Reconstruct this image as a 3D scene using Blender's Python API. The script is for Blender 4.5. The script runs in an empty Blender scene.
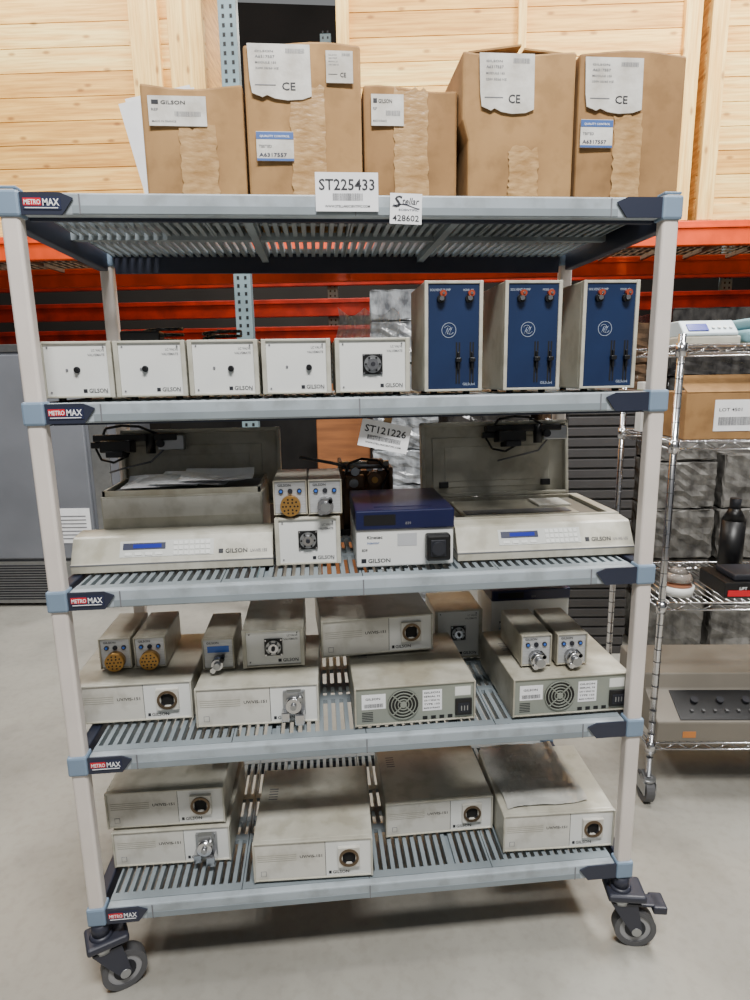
import bpy, bmesh, math, random
from mathutils import Matrix, Vector
random.seed(7)
SC=bpy.context.scene
COL=SC.collection
# ------------------------------------------------------------------ materials
def lin(c):
    return tuple(((v/255)/12.92 if v/255<=0.04045 else ((v/255+0.055)/1.055)**2.4) for v in c)
MATS={}
def mat(name,rgb,rough=0.5,metal=0.0,var=0.06,scale=6.0,stretch=None,bump=0.0,kind=None,rgb2=None,alpha=1.0,trans=0.0):
    if name in MATS: return MATS[name]
    m=bpy.data.materials.new(name); m.use_nodes=True
    nt=m.node_tree; N=nt.nodes; Lk=nt.links
    b=N['Principled BSDF']; b.inputs['Roughness'].default_value=rough; b.inputs['Metallic'].default_value=metal
    if alpha<1: b.inputs['Alpha'].default_value=alpha
    if trans>0: b.inputs['Transmission Weight'].default_value=trans
    c=lin(rgb)
    tc=N.new('ShaderNodeTexCoord'); mp=N.new('ShaderNodeMapping'); Lk.new(tc.outputs['Object'],mp.inputs['Vector'])
    if stretch: mp.inputs['Scale'].default_value=stretch
    nz=N.new('ShaderNodeTexNoise'); nz.inputs['Scale'].default_value=scale; nz.inputs['Detail'].default_value=7
    Lk.new(mp.outputs['Vector'],nz.inputs['Vector'])
    rp=N.new('ShaderNodeValToRGB'); rp.color_ramp.elements[0].position=0.34; rp.color_ramp.elements[1].position=0.62
    c2=lin(rgb2) if rgb2 else tuple(max(0,v*(1-var*2)) for v in c)
    rp.color_ramp.elements[0].color=(*c2,1); rp.color_ramp.elements[1].color=(*c,1)
    Lk.new(nz.outputs['Fac'],rp.inputs['Fac'])
    last=rp.outputs['Color']
    def mult(col,fac):
        nonlocal last
        mx=N.new('ShaderNodeMixRGB'); mx.blend_type='MULTIPLY'; mx.inputs['Fac'].default_value=fac
        Lk.new(last,mx.inputs['Color1']); Lk.new(col,mx.inputs['Color2']); last=mx.outputs['Color']
    if kind=='wood':
        sp=N.new('ShaderNodeSeparateXYZ'); cb=N.new('ShaderNodeCombineXYZ'); Lk.new(tc.outputs['Object'],sp.inputs[0])
        horiz=(stretch or (1,1,1))[0]<(stretch or (1,1,1))[2]
        m1=N.new('ShaderNodeMath'); m1.operation='MULTIPLY'; m1.inputs[1].default_value=.5 if horiz else 1.1
        m2=N.new('ShaderNodeMath'); m2.operation='MULTIPLY'; m2.inputs[1].default_value=1.1 if horiz else .5
        Lk.new(sp.outputs['X'],m1.inputs[0]); Lk.new(sp.outputs['Z'],m2.inputs[0]); Lk.new(m1.outputs[0],cb.inputs['X']); Lk.new(m2.outputs[0],cb.inputs['Y'])
        vo=N.new('ShaderNodeTexVoronoi'); vo.voronoi_dimensions='2D'; vo.inputs['Scale'].default_value=5.6
        Lk.new(cb.outputs[0],vo.inputs['Vector'])
        r2=N.new('ShaderNodeValToRGB'); r2.color_ramp.elements[0].position=0.03; r2.color_ramp.elements[1].position=0.09
        r2.color_ramp.elements[0].color=(*lin((130,78,36)),1); r2.color_ramp.elements[1].color=(1,1,1,1)
        Lk.new(vo.outputs['Distance'],r2.inputs['Fac']); mult(r2.outputs['Color'],.6)
        mp3=N.new('ShaderNodeMapping'); mp3.inputs['Scale'].default_value=(.6,1,14) if horiz else (14,1,.6); Lk.new(tc.outputs['Object'],mp3.inputs['Vector'])
        n4=N.new('ShaderNodeTexNoise'); n4.inputs['Scale'].default_value=7; n4.inputs['Detail'].default_value=8; Lk.new(mp3.outputs['Vector'],n4.inputs['Vector'])
        r4=N.new('ShaderNodeValToRGB'); r4.color_ramp.elements[0].position=.40; r4.color_ramp.elements[0].color=(.66,.52,.34,1); r4.color_ramp.elements[1].position=.54; r4.color_ramp.elements[1].color=(1,1,1,1)
        Lk.new(n4.outputs['Fac'],r4.inputs['Fac']); mult(r4.outputs['Color'],.45)
    if kind in('concrete','grime'):
        n2=N.new('ShaderNodeTexNoise'); n2.inputs['Scale'].default_value=30 if kind=='concrete' else 18; n2.inputs['Detail'].default_value=9
        Lk.new(tc.outputs['Object'],n2.inputs['Vector'])
        r2=N.new('ShaderNodeValToRGB'); r2.color_ramp.elements[0].position=0.36; r2.color_ramp.elements[0].color=(.62,.60,.55,1)
        r2.color_ramp.elements[1].position=0.52; r2.color_ramp.elements[1].color=(1,1,1,1)
        Lk.new(n2.outputs['Fac'],r2.inputs['Fac']); mult(r2.outputs['Color'],.2 if kind=='concrete' else .5)
    if kind=='concrete':
        n3=N.new('ShaderNodeTexNoise'); n3.inputs['Scale'].default_value=4; n3.inputs['Detail'].default_value=5
        Lk.new(tc.outputs['Object'],n3.inputs['Vector'])
        r3=N.new('ShaderNodeValToRGB'); r3.color_ramp.elements[0].position=0.30; r3.color_ramp.elements[0].color=(.6,.59,.57,1)
        r3.color_ramp.elements[1].position=0.46; r3.color_ramp.elements[1].color=(1,1,1,1)
        Lk.new(n3.outputs['Fac'],r3.inputs['Fac']); mult(r3.outputs['Color'],.35)
    Lk.new(last,b.inputs['Base Color'])
    if bump>0:
        bp=N.new('ShaderNodeBump'); bp.inputs['Strength'].default_value=bump; bp.inputs['Distance'].default_value=0.01
        Lk.new(nz.outputs['Fac'],bp.inputs['Height']); Lk.new(bp.outputs['Normal'],b.inputs['Normal'])
    MATS[name]=m; return m
BEIGE=mat('beige_enamel',(190,188,176),.38,rgb2=(168,164,148),scale=5,kind='grime')
BEIGE2=mat('beige_enamel_worn',(178,175,162),.42,rgb2=(152,146,128),scale=7,kind='grime')
CREAM=mat('cream_panel',(204,202,194),.4,var=.05,kind='grime')
WHITE=mat('white_panel',(218,219,216),.4,var=.03)
GREENGRAY=mat('rear_panel_metal',(142,147,138),.4,.2,var=.07)
PAPER=mat('paper_label',(236,237,240),.7,var=.04,scale=20)
CPAPER=mat('worn_carton_label',(216,214,208),.7,rgb2=(182,176,166),scale=16,bump=.4)
BLACK=mat('black_plastic',(13,13,15),.4)
VOID=mat('dark_port_hollow',(5,5,5),.8)
DARK=mat('dark_ink',(28,30,38),.6)
GREYINK=mat('grey_ink',(112,113,118),.6)
NAVY=mat('navy_plastic',(34,40,68),.45)
NAVYP=mat('navy_metal_paint',(16,22,62),.32)
BLUEP=mat('blue_metal_paint',(26,42,76),.34,var=.12)
LCD=mat('lcd_blue',(34,46,150),.2)
CYAN=mat('blue_overlay',(70,100,160),.4)
RED=mat('red_print',(206,24,38),.4)
BRASS=mat('brass',(190,146,82),.35,.8)
COPPER=mat('copper_red_knob',(170,74,48),.35,.4)
CHROME=mat('chrome',(205,205,208),.18,1.0,var=.03)
STEEL=mat('brushed_steel',(170,172,174),.35,.9,scale=30)
BROWNM=mat('brown_metal',(112,88,66),.4,.4,var=.15)
RAIL=mat('rail_polymer',(164,174,182),.46,var=.08,kind='grime')
RAILC=mat('collar_polymer',(120,140,162),.5,var=.05)
MATP=mat('shelf_mat_polymer',(134,144,150),.46,var=.1)
POST=mat('taupe_post',(216,207,200),.42,var=.05)
BRACKET=mat('slate_bracket',(38,43,60),.45)
CASTM=mat('caster_housing',(44,46,58),.45)
RUBBER=mat('grey_rubber',(84,84,86),.6)
KRAFT=mat('kraft_cardboard',(172,134,86),.85,scale=4,rgb2=(146,110,68),bump=.3,kind='grime')
KRAFT2=mat('kraft_cardboard_dark',(160,122,76),.85,scale=4,rgb2=(132,98,60),bump=.3,kind='grime')
TAPE=mat('packing_tape',(186,150,104),.28,scale=26,stretch=(1,1,2.5),rgb2=(156,120,76),bump=.25)
PINE=[mat('pine_boards%s'%n,c,.65,scale=6,stretch=(.3,1,6),rgb2=d,kind='wood',bump=.15) for n,c,d in (('_a',(252,206,118),(226,168,84)),('_b',(255,222,140),(240,188,102)),('_c',(240,188,98),(208,150,70)))]
PINEV=mat('pine_posts',(255,218,136),.65,scale=6,stretch=(6,1,.3),rgb2=(236,184,98),kind='wood',bump=.15)
ORANGE=mat('orange_rack_paint',(230,76,14),.45,var=.14)
DRED=mat('dark_red_rack_paint',(178,40,20),.5,var=.25)
UPR=mat('grey_green_upright',(116,136,142),.5,var=.1)
GALV=mat('galvanised_wire',(150,138,120),.4,.4)
FRZ=mat('dark_grey_enamel',(116,119,126),.4,var=.1,scale=2)
PLY=mat('plywood_sheet',(146,90,48),.7,scale=5,stretch=(.5,1,4),var=.2)
V=(1.2,1.2,.8)
WRAP=mat('stretch_wrap',(112,110,106),.07,.0,scale=12,stretch=V,rgb2=(62,60,58),bump=1.0)
WRAPB=mat('stretch_wrap_brown',(92,72,54),.07,.0,scale=12,stretch=V,rgb2=(50,40,32),bump=1.0)
WRAPW=mat('stretch_wrap_clear',(150,154,158),.06,.0,scale=12,stretch=V,rgb2=(78,80,84),bump=1.0)
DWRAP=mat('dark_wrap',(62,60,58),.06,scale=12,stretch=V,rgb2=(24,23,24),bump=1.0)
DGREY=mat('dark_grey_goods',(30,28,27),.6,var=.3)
TEAL=mat('teal_fabric',(110,150,160),.7)
CLEAR=mat('clear_plastic_film',(214,218,222),.10,bump=.8,scale=24,alpha=.5)
# ------------------------------------------------------------------ mesh builder
_tc={}
def text_data(s):
    if s in _tc: return _tc[s]
    cu=bpy.data.curves.new('t','FONT'); cu.body=s; cu.size=1.0; cu.resolution_u=2; cu.offset=.014
    ob=bpy.data.objects.new('t',cu); COL.objects.link(ob)
    dg=bpy.context.evaluated_depsgraph_get()
    me=bpy.data.meshes.new_from_object(ob.evaluated_get(dg))
    vs=[v.co.copy() for v in me.vertices]; fs=[list(p.vertices) for p in me.polygons]
    bpy.data.objects.remove(ob); bpy.data.curves.remove(cu); bpy.data.meshes.remove(me)
    if vs:
        w=max(v.x for v in vs)-min(v.x for v in vs); x0=min(v.x for v in vs)
    else: w=0;x0=0
    _tc[s]=(vs,fs,w,x0); return _tc[s]
class P:
    def __init__(s): s.bm=bmesh.new(); s.ms=[]; s.X=Matrix.Identity(4)
    def mi(s,m):
        if m not in s.ms: s.ms.append(m)
        return s.ms.index(m)
    def _fin(s,vs,m,smooth=False):
        i=s.mi(m); fs=set()
        for v in vs:
            for f in v.link_faces: fs.add(f)
        for f in fs: f.material_index=i; f.smooth=smooth
        if s.X!=Matrix.Identity(4): bmesh.ops.transform(s.bm,matrix=s.X,verts=list(vs))
    def box(s,x0,x1,y0,y1,z0,z1,m,bev=0,seg=2):
        r=bmesh.ops.create_cube(s.bm,size=1.0); vs=r['verts']
        M=Matrix.Translation(((x0+x1)/2,(y0+y1)/2,(z0+z1)/2))@Matrix.Diagonal((x1-x0,y1-y0,z1-z0,1))
        bmesh.ops.transform(s.bm,matrix=M,verts=vs)
        if bev>0:
            es=set(e for v in vs for e in v.link_edges)
            r=bmesh.ops.bevel(s.bm,geom=list(es),offset=bev,segments=seg,affect='EDGES',profile=.5)
            vs=list(set(v for f in r['faces'] for v in f.verts))
        s._fin(vs,m); return s
    def cyl(s,x,y,z,r,h,axis,m,seg=24,r2=None):
        c=bmesh.ops.create_cone(s.bm,cap_ends=True,segments=seg,radius1=r,radius2=r if r2 is None else r2,depth=h)
        vs=c['verts']; T=Matrix.Translation((0,0,h/2))
        R={'z':Matrix.Identity(4),'y':Matrix.Rotation(-math.pi/2,4,'X'),'x':Matrix.Rotation(math.pi/2,4,'Y')}[axis]
        bmesh.ops.transform(s.bm,matrix=Matrix.Translation((x,y,z))@R@T,verts=vs)
        i=s.mi(m)
        for f in set(f for v in vs for f in v.link_faces):
            f.material_index=i; f.smooth=len(f.verts)==4
        if s.X!=Matrix.Identity(4): bmesh.ops.transform(s.bm,matrix=s.X,verts=vs)
        return s
    def ring(s,x,y,z,ro,ri,h,m,axis='y',seg=28):
        vs=[]
        for k in range(seg):
            a=2*math.pi*k/seg; c,sn=math.cos(a),math.sin(a); row=[]
            for rr,hh in ((ro,0),(ro,h),(ri,h),(ri,0)):
                if axis=='y': p=(x+rr*c,y+hh,z+rr*sn)
                elif axis=='z': p=(x+rr*c,y+rr*sn,z+hh)
                else: p=(x+hh,y+rr*c,z+rr*sn)
                row.append(s.bm.verts.new(p))
            vs.append(row)
        for k in range(seg):
            A,B=vs[k],vs[(k+1)%seg]
            for j in range(4): s.bm.faces.new((A[j],B[j],B[(j+1)%4],A[(j+1)%4]))
        allv=[v for r in vs for v in r]
        bmesh.ops.recalc_face_normals(s.bm,faces=list(set(f for v in allv for f in v.link_faces)))
        s._fin(allv,m,False); return s
    def prism(s,prof,x0,x1,m,bev=0):
        a=[s.bm.verts.new((x0,p[0],p[1])) for p in prof]; b=[s.bm.verts.new((x1,p[0],p[1])) for p in prof]
        n=len(prof); fs=[s.bm.faces.new(a),s.bm.faces.new(b[::-1])]
        for i in range(n): fs.append(s.bm.faces.new((a[i],b[i],b[(i+1)%n],a[(i+1)%n])))
        bmesh.ops.recalc_face_normals(s.bm,faces=fs)
        vs=a+b
        if bev>0:
            es=set(e for v in vs for e in v.link_edges)
            r=bmesh.ops.bevel(s.bm,geom=list(es),offset=bev,segments=2,affect='EDGES',profile=.5)
            vs=list(set(v for f in r['faces'] for v in f.verts))
        s._fin(vs,m); return s
    def quad(s,pts,m):
        vs=[s.bm.verts.new(p) for p in pts]; s.bm.faces.new(vs); s._fin(vs,m); return s
    def sheet(s,fn,nu,nv,m):
        vs=[[s.bm.verts.new(s.X@Vector(fn(i/nu,j/nv))) for j in range(nv+1)] for i in range(nu+1)]
        k=s.mi(m)
        for i in range(nu):
            for j in range(nv): s.bm.faces.new((vs[i][j],vs[i+1][j],vs[i+1][j+1],vs[i][j+1])).material_index=k
        return s
    def tube(s,pts,r,m,seg=8):
        for a,b in zip(pts[:-1],pts[1:]):
            a,b=Vector(a),Vector(b); d=b-a
            c=bmesh.ops.create_cone(s.bm,cap_ends=True,segments=seg,radius1=r,radius2=r,depth=d.length)
            q=d.to_track_quat('Z','Y').to_matrix().to_4x4()
            bmesh.ops.transform(s.bm,matrix=Matrix.Translation((a+b)/2)@q,verts=c['verts'])
            s._fin(c['verts'],m,True)
        return s
    def text(s,t,x,y,z,size,m,face='f',align='l',width=None,rot=0,shear=0):
        vs,fs,w,x0=text_data(t)
        if not vs: return s
        sx=size
        if width: sx=width/w
        off={'l':0,'c':-w/2,'r':-w}[align]-x0
        B={'f':Matrix(((1,0,0,0),(0,0,-1,0),(0,1,0,0),(0,0,0,1))),
           't':Matrix.Identity(4)}[face]
        Sh=Matrix(((1,shear,0,0),(0,1,0,0),(0,0,1,0),(0,0,0,1)))
        M=Matrix.Translation((x,y,z))@B@Matrix.Rotation(rot,4,'Z')@Sh@Matrix.Diagonal((sx,size,1,1))@Matrix.Translation((off,0,0))
        nv=[s.bm.verts.new(M@v) for v in vs]
        for f in fs:
            try: s.bm.faces.new([nv[i] for i in f])
            except Exception: pass
        s._fin(nv,m); return s
    def barcode(s,x0,x1,z0,z1,y,m=None):
        x=x0
        while x<x1:
            w=random.choice((.0006,.001,.0014)); 
            s.quad([(x,y,z0),(min(x+w,x1),y,z0),(min(x+w,x1),y,z1),(x,y,z1)],m or DARK); x+=w+random.choice((.0007,.0011))
        return s
    def make(s,name,parent=None,label=None,loc=None):
        me=bpy.data.meshes.new(name); s.bm.normal_update(); s.bm.to_mesh(me); s.bm.free()
        for m in s.ms: me.materials.append(m)
        ob=bpy.data.objects.new(name,me); COL.objects.link(ob)
        if parent is not None: ob.parent=parent
        if loc: ob.location=loc
        if label: ob['label']=label
        return ob
def thing(name,label,cat,loc=(0,0,0),rz=0,group=None):
    e=bpy.data.objects.new(name,None); e.empty_display_size=.05; COL.objects.link(e)
    e.location=loc; e.rotation_euler=(0,0,rz); e['label']=label; e['category']=cat
    if group: e['group']=group
    return e
W,D=1.48,0.62
Z=[2.0753,1.6305,1.1812,0.7391,0.2860]
# ------------------------------------------------------------------ setting
p=P(); p.box(-6,9,-6,9,-.1,0,mat('concrete_floor',(164,161,152),.34,scale=1.3,rgb2=(138,135,127),kind='concrete',bump=.04)); fl=p.make('floor'); fl['kind']='structure'
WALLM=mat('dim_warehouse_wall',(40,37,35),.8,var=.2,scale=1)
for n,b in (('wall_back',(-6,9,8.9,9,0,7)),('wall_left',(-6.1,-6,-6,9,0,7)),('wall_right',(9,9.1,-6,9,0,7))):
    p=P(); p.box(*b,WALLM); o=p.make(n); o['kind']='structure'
# ------------------------------------------------------------------ shelving cart
cart=thing('shelving_cart','tall five-tier polymer shelving cart on swivel casters, loaded with lab instruments','shelf unit')
def post(x,y):
    p=P(); p.box(x-.02,x+.02,y-.017,y+.017,.215,Z[0]+.010,POST,.007,3)
    p.box(x-.021,x+.021,y-.018,y+.018,Z[0]+.006,Z[0]+.012,RAILC,.002)
    return p.make('post',cart,'light taupe post')
for x in (0,W):
    for y in (0,D): post(x,y)
FY=-.014
def shelf(z,ex):
    p=P(); h=.046
    for y0,y1 in ((FY,.010),(D-.010,D-FY)):
        p.box(.028,W-.028,y0,y1,z-h,z,RAIL,.004)
        p.box(.13,W-.13,y0-.001 if y0<0 else y1-.001,y0+.001 if y0<0 else y1+.001,z-h+.004,z-h+.020,MATP)
    p.box(.03,W-.03,.010,.022,z-h-.006,z-.012,BRACKET)
    p.box(.03,W-.03,D-.022,D-.010,z-h-.006-ex,z-.012,BRACKET)
    for x0,x1 in ((-.018,.012),(W-.012,W+.018)):
        p.box(x0,x1,.028,D-.028,z-h-.006-ex*.7,z,BRACKET,.004)
    for x0 in (W/3,2*W/3):
        p.box(x0-.010,x0+.010,.01,D-.01,z-h+.006,z-.014,MATP)
    p.box(.01,W-.01,D/2-.012,D/2+.012,z-h+.012,z-.014,MATP)
    for x0,x1 in ((.145,.148),(W/2-.0015,W/2+.0015),(W-.148,W-.145)):
        p.box(x0,x1,FY-.0016,FY,z-h+.002,z-.003,GREYINK)
    f=p.make('shelf',cart,'slotted polymer shelf with blue-grey rails')
    for x in (0,W):
        for y in (0,D):
            q=P(); q.box(x-.025,x+.025,y-.023,y+.022,z-.05,z+.004,RAILC,.006,2)
            sx=1 if x==0 else -1
            yy=FY-.006 if y==0 else D-FY+.002
            pr=[(x+sx*.026,z-.001),(x+sx*.11,z-.001),(x+sx*.135,z-.012),(x+sx*.11,z-.046),(x+sx*.026,z-.046)]
            y0,y1=yy,yy+.004
            va=[q.bm.verts.new((c[0],y0,c[1])) for c in pr]; vb=[q.bm.verts.new((c[0],y1,c[1])) for c in pr]
            fs=[q.bm.faces.new(va),q.bm.faces.new(vb[::-1])]
            for i in range(5): fs.append(q.bm.faces.new((va[i],vb[i],vb[(i+1)%5],va[(i+1)%5])))
            bmesh.ops.recalc_face_normals(q.bm,faces=fs); q._fin(va+vb,BRACKET)
            if y==0 and x==0:
                q.box(x+.032,x+.110,yy-.0014,yy,z-.036,z-.010,NAVY)
                q.box(x+.033,x+.070,yy-.0019,yy-.0013,z-.028,z-.013,RED)
                q.text('METRO',x+.035,yy-.0025,z-.026,.014,PAPER,width=.034)
                q.text('MAX',x+.073,yy-.0020,z-.028,.020,PAPER,width=.034)
                q.box(x+.036,x+.104,yy-.0020,yy-.0013,z-.0335,z-.0318,PAPER)
            q.make('corner_bracket',f,'dark slate corner bracket')
    return f
def matmesh():
    p=P(); x0=.028; x1=W-.028
    for k in range(4):
        a=x0+(x1-x0)*k/4+.001; b=x0+(x1-x0)*(k+1)/4-.001
        for y in (.010,.20,.39,.585): p.box(a,b,y,y+.025,-.014,-.001,MATP)
        m=15; pit=(b-a)/m
        for i in range(m+1):
            c=a+pit*i; w=.0058
            p.box(max(a,c-w),min(b,c+w),.02,D-.02,-.024,-.002,MATP)
    return p
mm=None
shelves=[]
for i,z in enumerate(Z):
    f=shelf(z,.020 if i==0 else .004); shelves.append(f)
    if mm is None:
        o=matmesh().make('shelf_mat',f,'grey slotted shelf mat'); mm=o.data
    else:
        o=bpy.data.objects.new('shelf_mat',mm); COL.objects.link(o); o.parent=f; o['label']='grey slotted shelf mat'
    o.location=(0,0,z)
def caster(x,y,rz,brake):
    X=Matrix.Translation((x,y,0))@Matrix.Rotation(rz,4,'Z')
    p=P(); p.X=X
    p.cyl(0,0,.190,.024,.045,'z',CASTM); p.box(-.042,.042,-.042,.066,.168,.192,CASTM,.008,3); p.cyl(0,0,.188,.034,.012,'z',CASTM,32,.026); p.cyl(0,0,.150,.032,.018,'z',STEEL)
    for s in (-1,1):
        p.prism([( -.03,.156),(.045,.156),(.064,.06),(.040,.048),(.005,.10)],s*.026-.003,s*.026+.003,CASTM)
    c=p.make('caster',cart,'swivel caster with grey rubber wheel')
    q=P(); q.X=X
    q.ring(-.018,.047,.0605,.060,.045,.036,RUBBER,'x',36); q.cyl(-.014,.047,.0605,.046,.028,'x',mat('wheel_hub',(150,150,152),.5),28)
    q.cyl(-.03,.047,.0605,.014,.06,'x',STEEL,16); q.cyl(-.016,.047,.0605,.03,.032,'x',DARK,20); 
    q.make('wheel',c,'grey rubber wheel')
    if brake:
        q=P(); q.X=X; q.box(-.022,.022,.02,.115,.140,.150,CASTM,.004); q.box(-.03,.03,.09,.13,.125,.150,CASTM,.005); q.make('brake_pedal',c,'dark brake pedal')
caster(0,0,math.radians(-65),False); caster(W,0,math.radians(-100),True)
caster(0,D,math.radians(30),False); caster(W,D,math.radians(60),False)
q=P(); y=FY-.006
q.box(.652,.791,y,y+.002,Z[0]-.036,Z[0]+.044,PAPER)
q.text('ST225433',.660,y-.0006,Z[0]+.008,.032,DARK,width=.123)
q.barcode(.690,.756,Z[0]-.014,Z[0]+.001,y-.0006)
q.text('WWW.STELLARSCIENTIFIC.COM',.672,y-.0006,Z[0]-.028,.007,DARK,width=.10)
q.make('barcode_sticker',shelves[0],'white barcode sticker on the top rail')
q=P(); q.X=Matrix.Translation((.853,0,Z[0]-.026))@Matrix.Rotation(.03,4,'Y')
q.box(-.036,.036,y,y+.002,-.036,.028,PAPER)
q.text('S',-.030,y-.0006,-.001,.034,DARK,width=.017,shear=.25); q.text('tellar',-.010,y-.0006,.005,.020,DARK,width=.038,shear=.25)
pts=[(-.031+.0062*i,y-.0010,.001+.0045*math.sin(i*.45)) for i in range(11)]
q.tube(pts,.0007,NAVY,6)
q.text('SCIENTIFIC',.006,y-.0006,-.0085,.006,NAVY,align='c',width=.045)
q.text('428602',0,y-.0006,-.030,.018,DARK,align='c',width=.060)
q.make('number_sticker',shelves[0],'small white number sticker')
q=P(); q.X=Matrix.Translation((.803,.03,Z[1]-.098))@Matrix.Rotation(.22,4,'Y')
q.box(-.062,.062,-.002,0,-.034,.034,PAPER); q.text('ST121226',0,-.0028,.004,.024,DARK,align='c',width=.104)
q.barcode(-.042,.042,-.014,-.003,-.0028); q.text('WWW.STELLARSCIENTIFIC.COM',0,-.0028,-.024,.006,DARK,align='c',width=.09)
q.box(-.01,.01,.0,.001,.03,.07,TAPE)
q.make('hanging_tag',shelves[1],'white barcode tag hanging under the shelf')
# ------------------------------------------------------------------ cartons
def carton(loc,w,d,h,m,label,rz=0,labels=(),tape=(.4,.25,.65),skew=0,flap=False):
    t=thing('cardboard_box',label,'box',loc,rz,'cardboard boxes on the top shelf')
    p=P(); 
    p.box(0,w,0,d,0,h,m,.006,2)
    bmesh.ops.subdivide_edges(p.bm,edges=[e for e in p.bm.edges if e.calc_length()>.15],cuts=6,use_grid_fill=True)
    for v in p.bm.verts:
        u=v.co.x/w; zf=v.co.z/h
        if v.co.y<d*.2: v.co.y-=.004*math.sin(math.pi*u)*math.sin(math.pi*zf)*1.0
        if v.co.z>h*.5: v.co.x+=skew*(1-u)
        if zf>.95: v.co.z+=.006*math.sin(u*5+loc[0]*9)
    if flap:
        p.X=Matrix.Translation((0,0,h-.003))@Matrix.Rotation(-.14,4,'Y'); p.box(0,w*.49,.003,d-.003,0,.004,m); p.X=Matrix.Translation((w,0,h-.003))@Matrix.Rotation(.08,4,'Y'); p.box(-w*.49,0,.003,d-.003,0,.004,m); p.X=Matrix.Identity(4)
    p.make('box_body',t)
    cx,tw,th=tape; a=w*cx; b=a+w*tw
    p=P()
    def fn(u,v):
        e=random.uniform(-.003,.003) if u in(0,1) else 0
        return (a+(b-a)*u+e,-.0056-random.uniform(0,.0005),h*.02+h*(th-.02)*v+(random.uniform(-.008,.008) if v==1 else 0))
    p.sheet(fn,8,18,TAPE)
    p.make('packing_tape',t,'clear tan packing tape')
    for (x0,x1,z0,z1,kind) in labels:
        p=P(); X0,X1,Z0,Z1=w*x0,w*x1,h*z0,h*z1; y=-.0090
        H=Z1-Z0; WW=X1-X0
        if kind=='c' and WW>.1:
            pts=[(X0-WW*.02,Z1),(X0,Z0+H*.35),(X0+WW*.03,Z0+H*.12),(X0+WW*.2,Z0+H*.05),(X0+WW*.27,Z0+H*.09),(X0+WW*.4,Z0+H*.03),(X0+WW*.6,Z0),(X0+WW*.85,Z0+H*.02),(X1,Z0+H*.08),(X1-WW*.01,Z1)]
            va=[p.bm.verts.new((c[0],y,c[1])) for c in pts]; vb=[p.bm.verts.new((c[0],y+.003,c[1])) for c in pts]
            n=len(pts); fs=[p.bm.faces.new(va),p.bm.faces.new(vb[::-1])]+[p.bm.faces.new((va[i],vb[i],vb[(i+1)%n],va[(i+1)%n])) for i in range(n)]
            bmesh.ops.recalc_face_normals(p.bm,faces=fs); p._fin(va+vb,CPAPER)
        else: p.box(X0,X1,y,y+.003,Z0,Z1,CPAPER)
        yy=y-.0008
        if kind=='g':
            p.box(X0+WW*.06,X0+WW*.18,yy,yy+.001,Z1-H*.28,Z1-H*.14,DARK); p.text('GILSON',X0+WW*.22,yy,Z1-H*.28,H*.17,DARK,width=WW*.42)
            p.text('REF',X0+WW*.05,yy,Z1-H*.50,H*.12,GREYINK,width=WW*.12); p.barcode(X0+WW*.45,X1-WW*.10,Z0+H*.32,Z0+H*.48,yy,GREYINK); p.text('MADE IN FRANCE',X0+WW*.05,yy,Z0+H*.12,H*.09,GREYINK,width=WW*.42)
        elif kind=='b':
            p.box(X0,X1,yy,yy+.001,Z1-H*.26,Z1-H*.02,CYAN); p.text('QUALITY CONTROL',X0+WW*.1,yy-.0006,Z1-H*.20,H*.10,PAPER,width=WW*.8)
            p.text('TESTED',X0+WW*.06,yy,Z0+H*.45,H*.13,GREYINK,width=WW*.35); p.text('A6317557',X0+WW*.06,yy,Z0+H*.14,H*.18,NAVY,width=WW*.75); p.box(X0,X1,yy,yy+.001,Z0,Z0+H*.08,CYAN)
        else:
            for i in range(4): p.text(('GILSON','A6317557','MODULE 155','230V 50/60 HZ')[i],X0+WW*.10,yy,Z1-H*(.15+.10*i),H*(.05 if i!=1 else .065),GREYINK,width=WW*(.30,.32,.34,.38)[i])
            p.text('CE',X0+WW*.52,yy,Z0+H*.18,H*.20,DARK,width=WW*.22)
            p.box(X0+WW*.08,X0+WW*.42,yy,yy+.0006,Z0+H*.26,Z0+H*.275,GREYINK); p.barcode(X0+WW*.6,X0+WW*.9,Z1-H*.16,Z1-H*.08,yy,GREYINK)
        p.make('shipping_label',t,'white worn printed shipping label')
    return t
z=Z[0]
carton((.264,.10,z),.230,.30,.258,KRAFT,'kraft carton with a vertical tape strip and printed label',labels=((.08,.64,.66,.90,'g'),),tape=(.36,.36,.66))
carton((.500,.09,z),.266,.34,.345,KRAFT,'tall taped kraft carton with several white labels',labels=((.05,.57,.65,.98,'c'),(.08,.40,.28,.46,'b'),(.70,.93,.76,.95,'c')),tape=(.38,.30,.74))
carton((.772,.11,z),.225,.30,.268,KRAFT2,'kraft carton with crumpled tape and a printed label',labels=((.08,.42,.68,.93,'g'),),tape=(.32,.36,.97))
carton((1.014,.07,z),.256,.34,.330,KRAFT,'large kraft carton with a peeling label',skew=-.014,labels=((.10,.60,.60,.98,'c'),),tape=(.38,.28,.38),flap=True)
carton((1.278,.07,z),.262,.34,.338,KRAFT2,'large kraft carton with tape and printed labels',labels=((.05,.58,.60,.95,'c'),(.02,.32,.38,.56,'b')),tape=(.34,.26,.60))
t=thing('paper_sheet','loose white paper sheets tucked behind a carton','paper',(.205,.43,z))
p=P(); p.X=Matrix.Rotation(-.22,4,'Y'); p.box(0,.21,0,.0015,.05,.35,PAPER); p.box(.02,.2,.004,.0055,.05,.36,PAPER); p.make('sheet',t)
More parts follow.
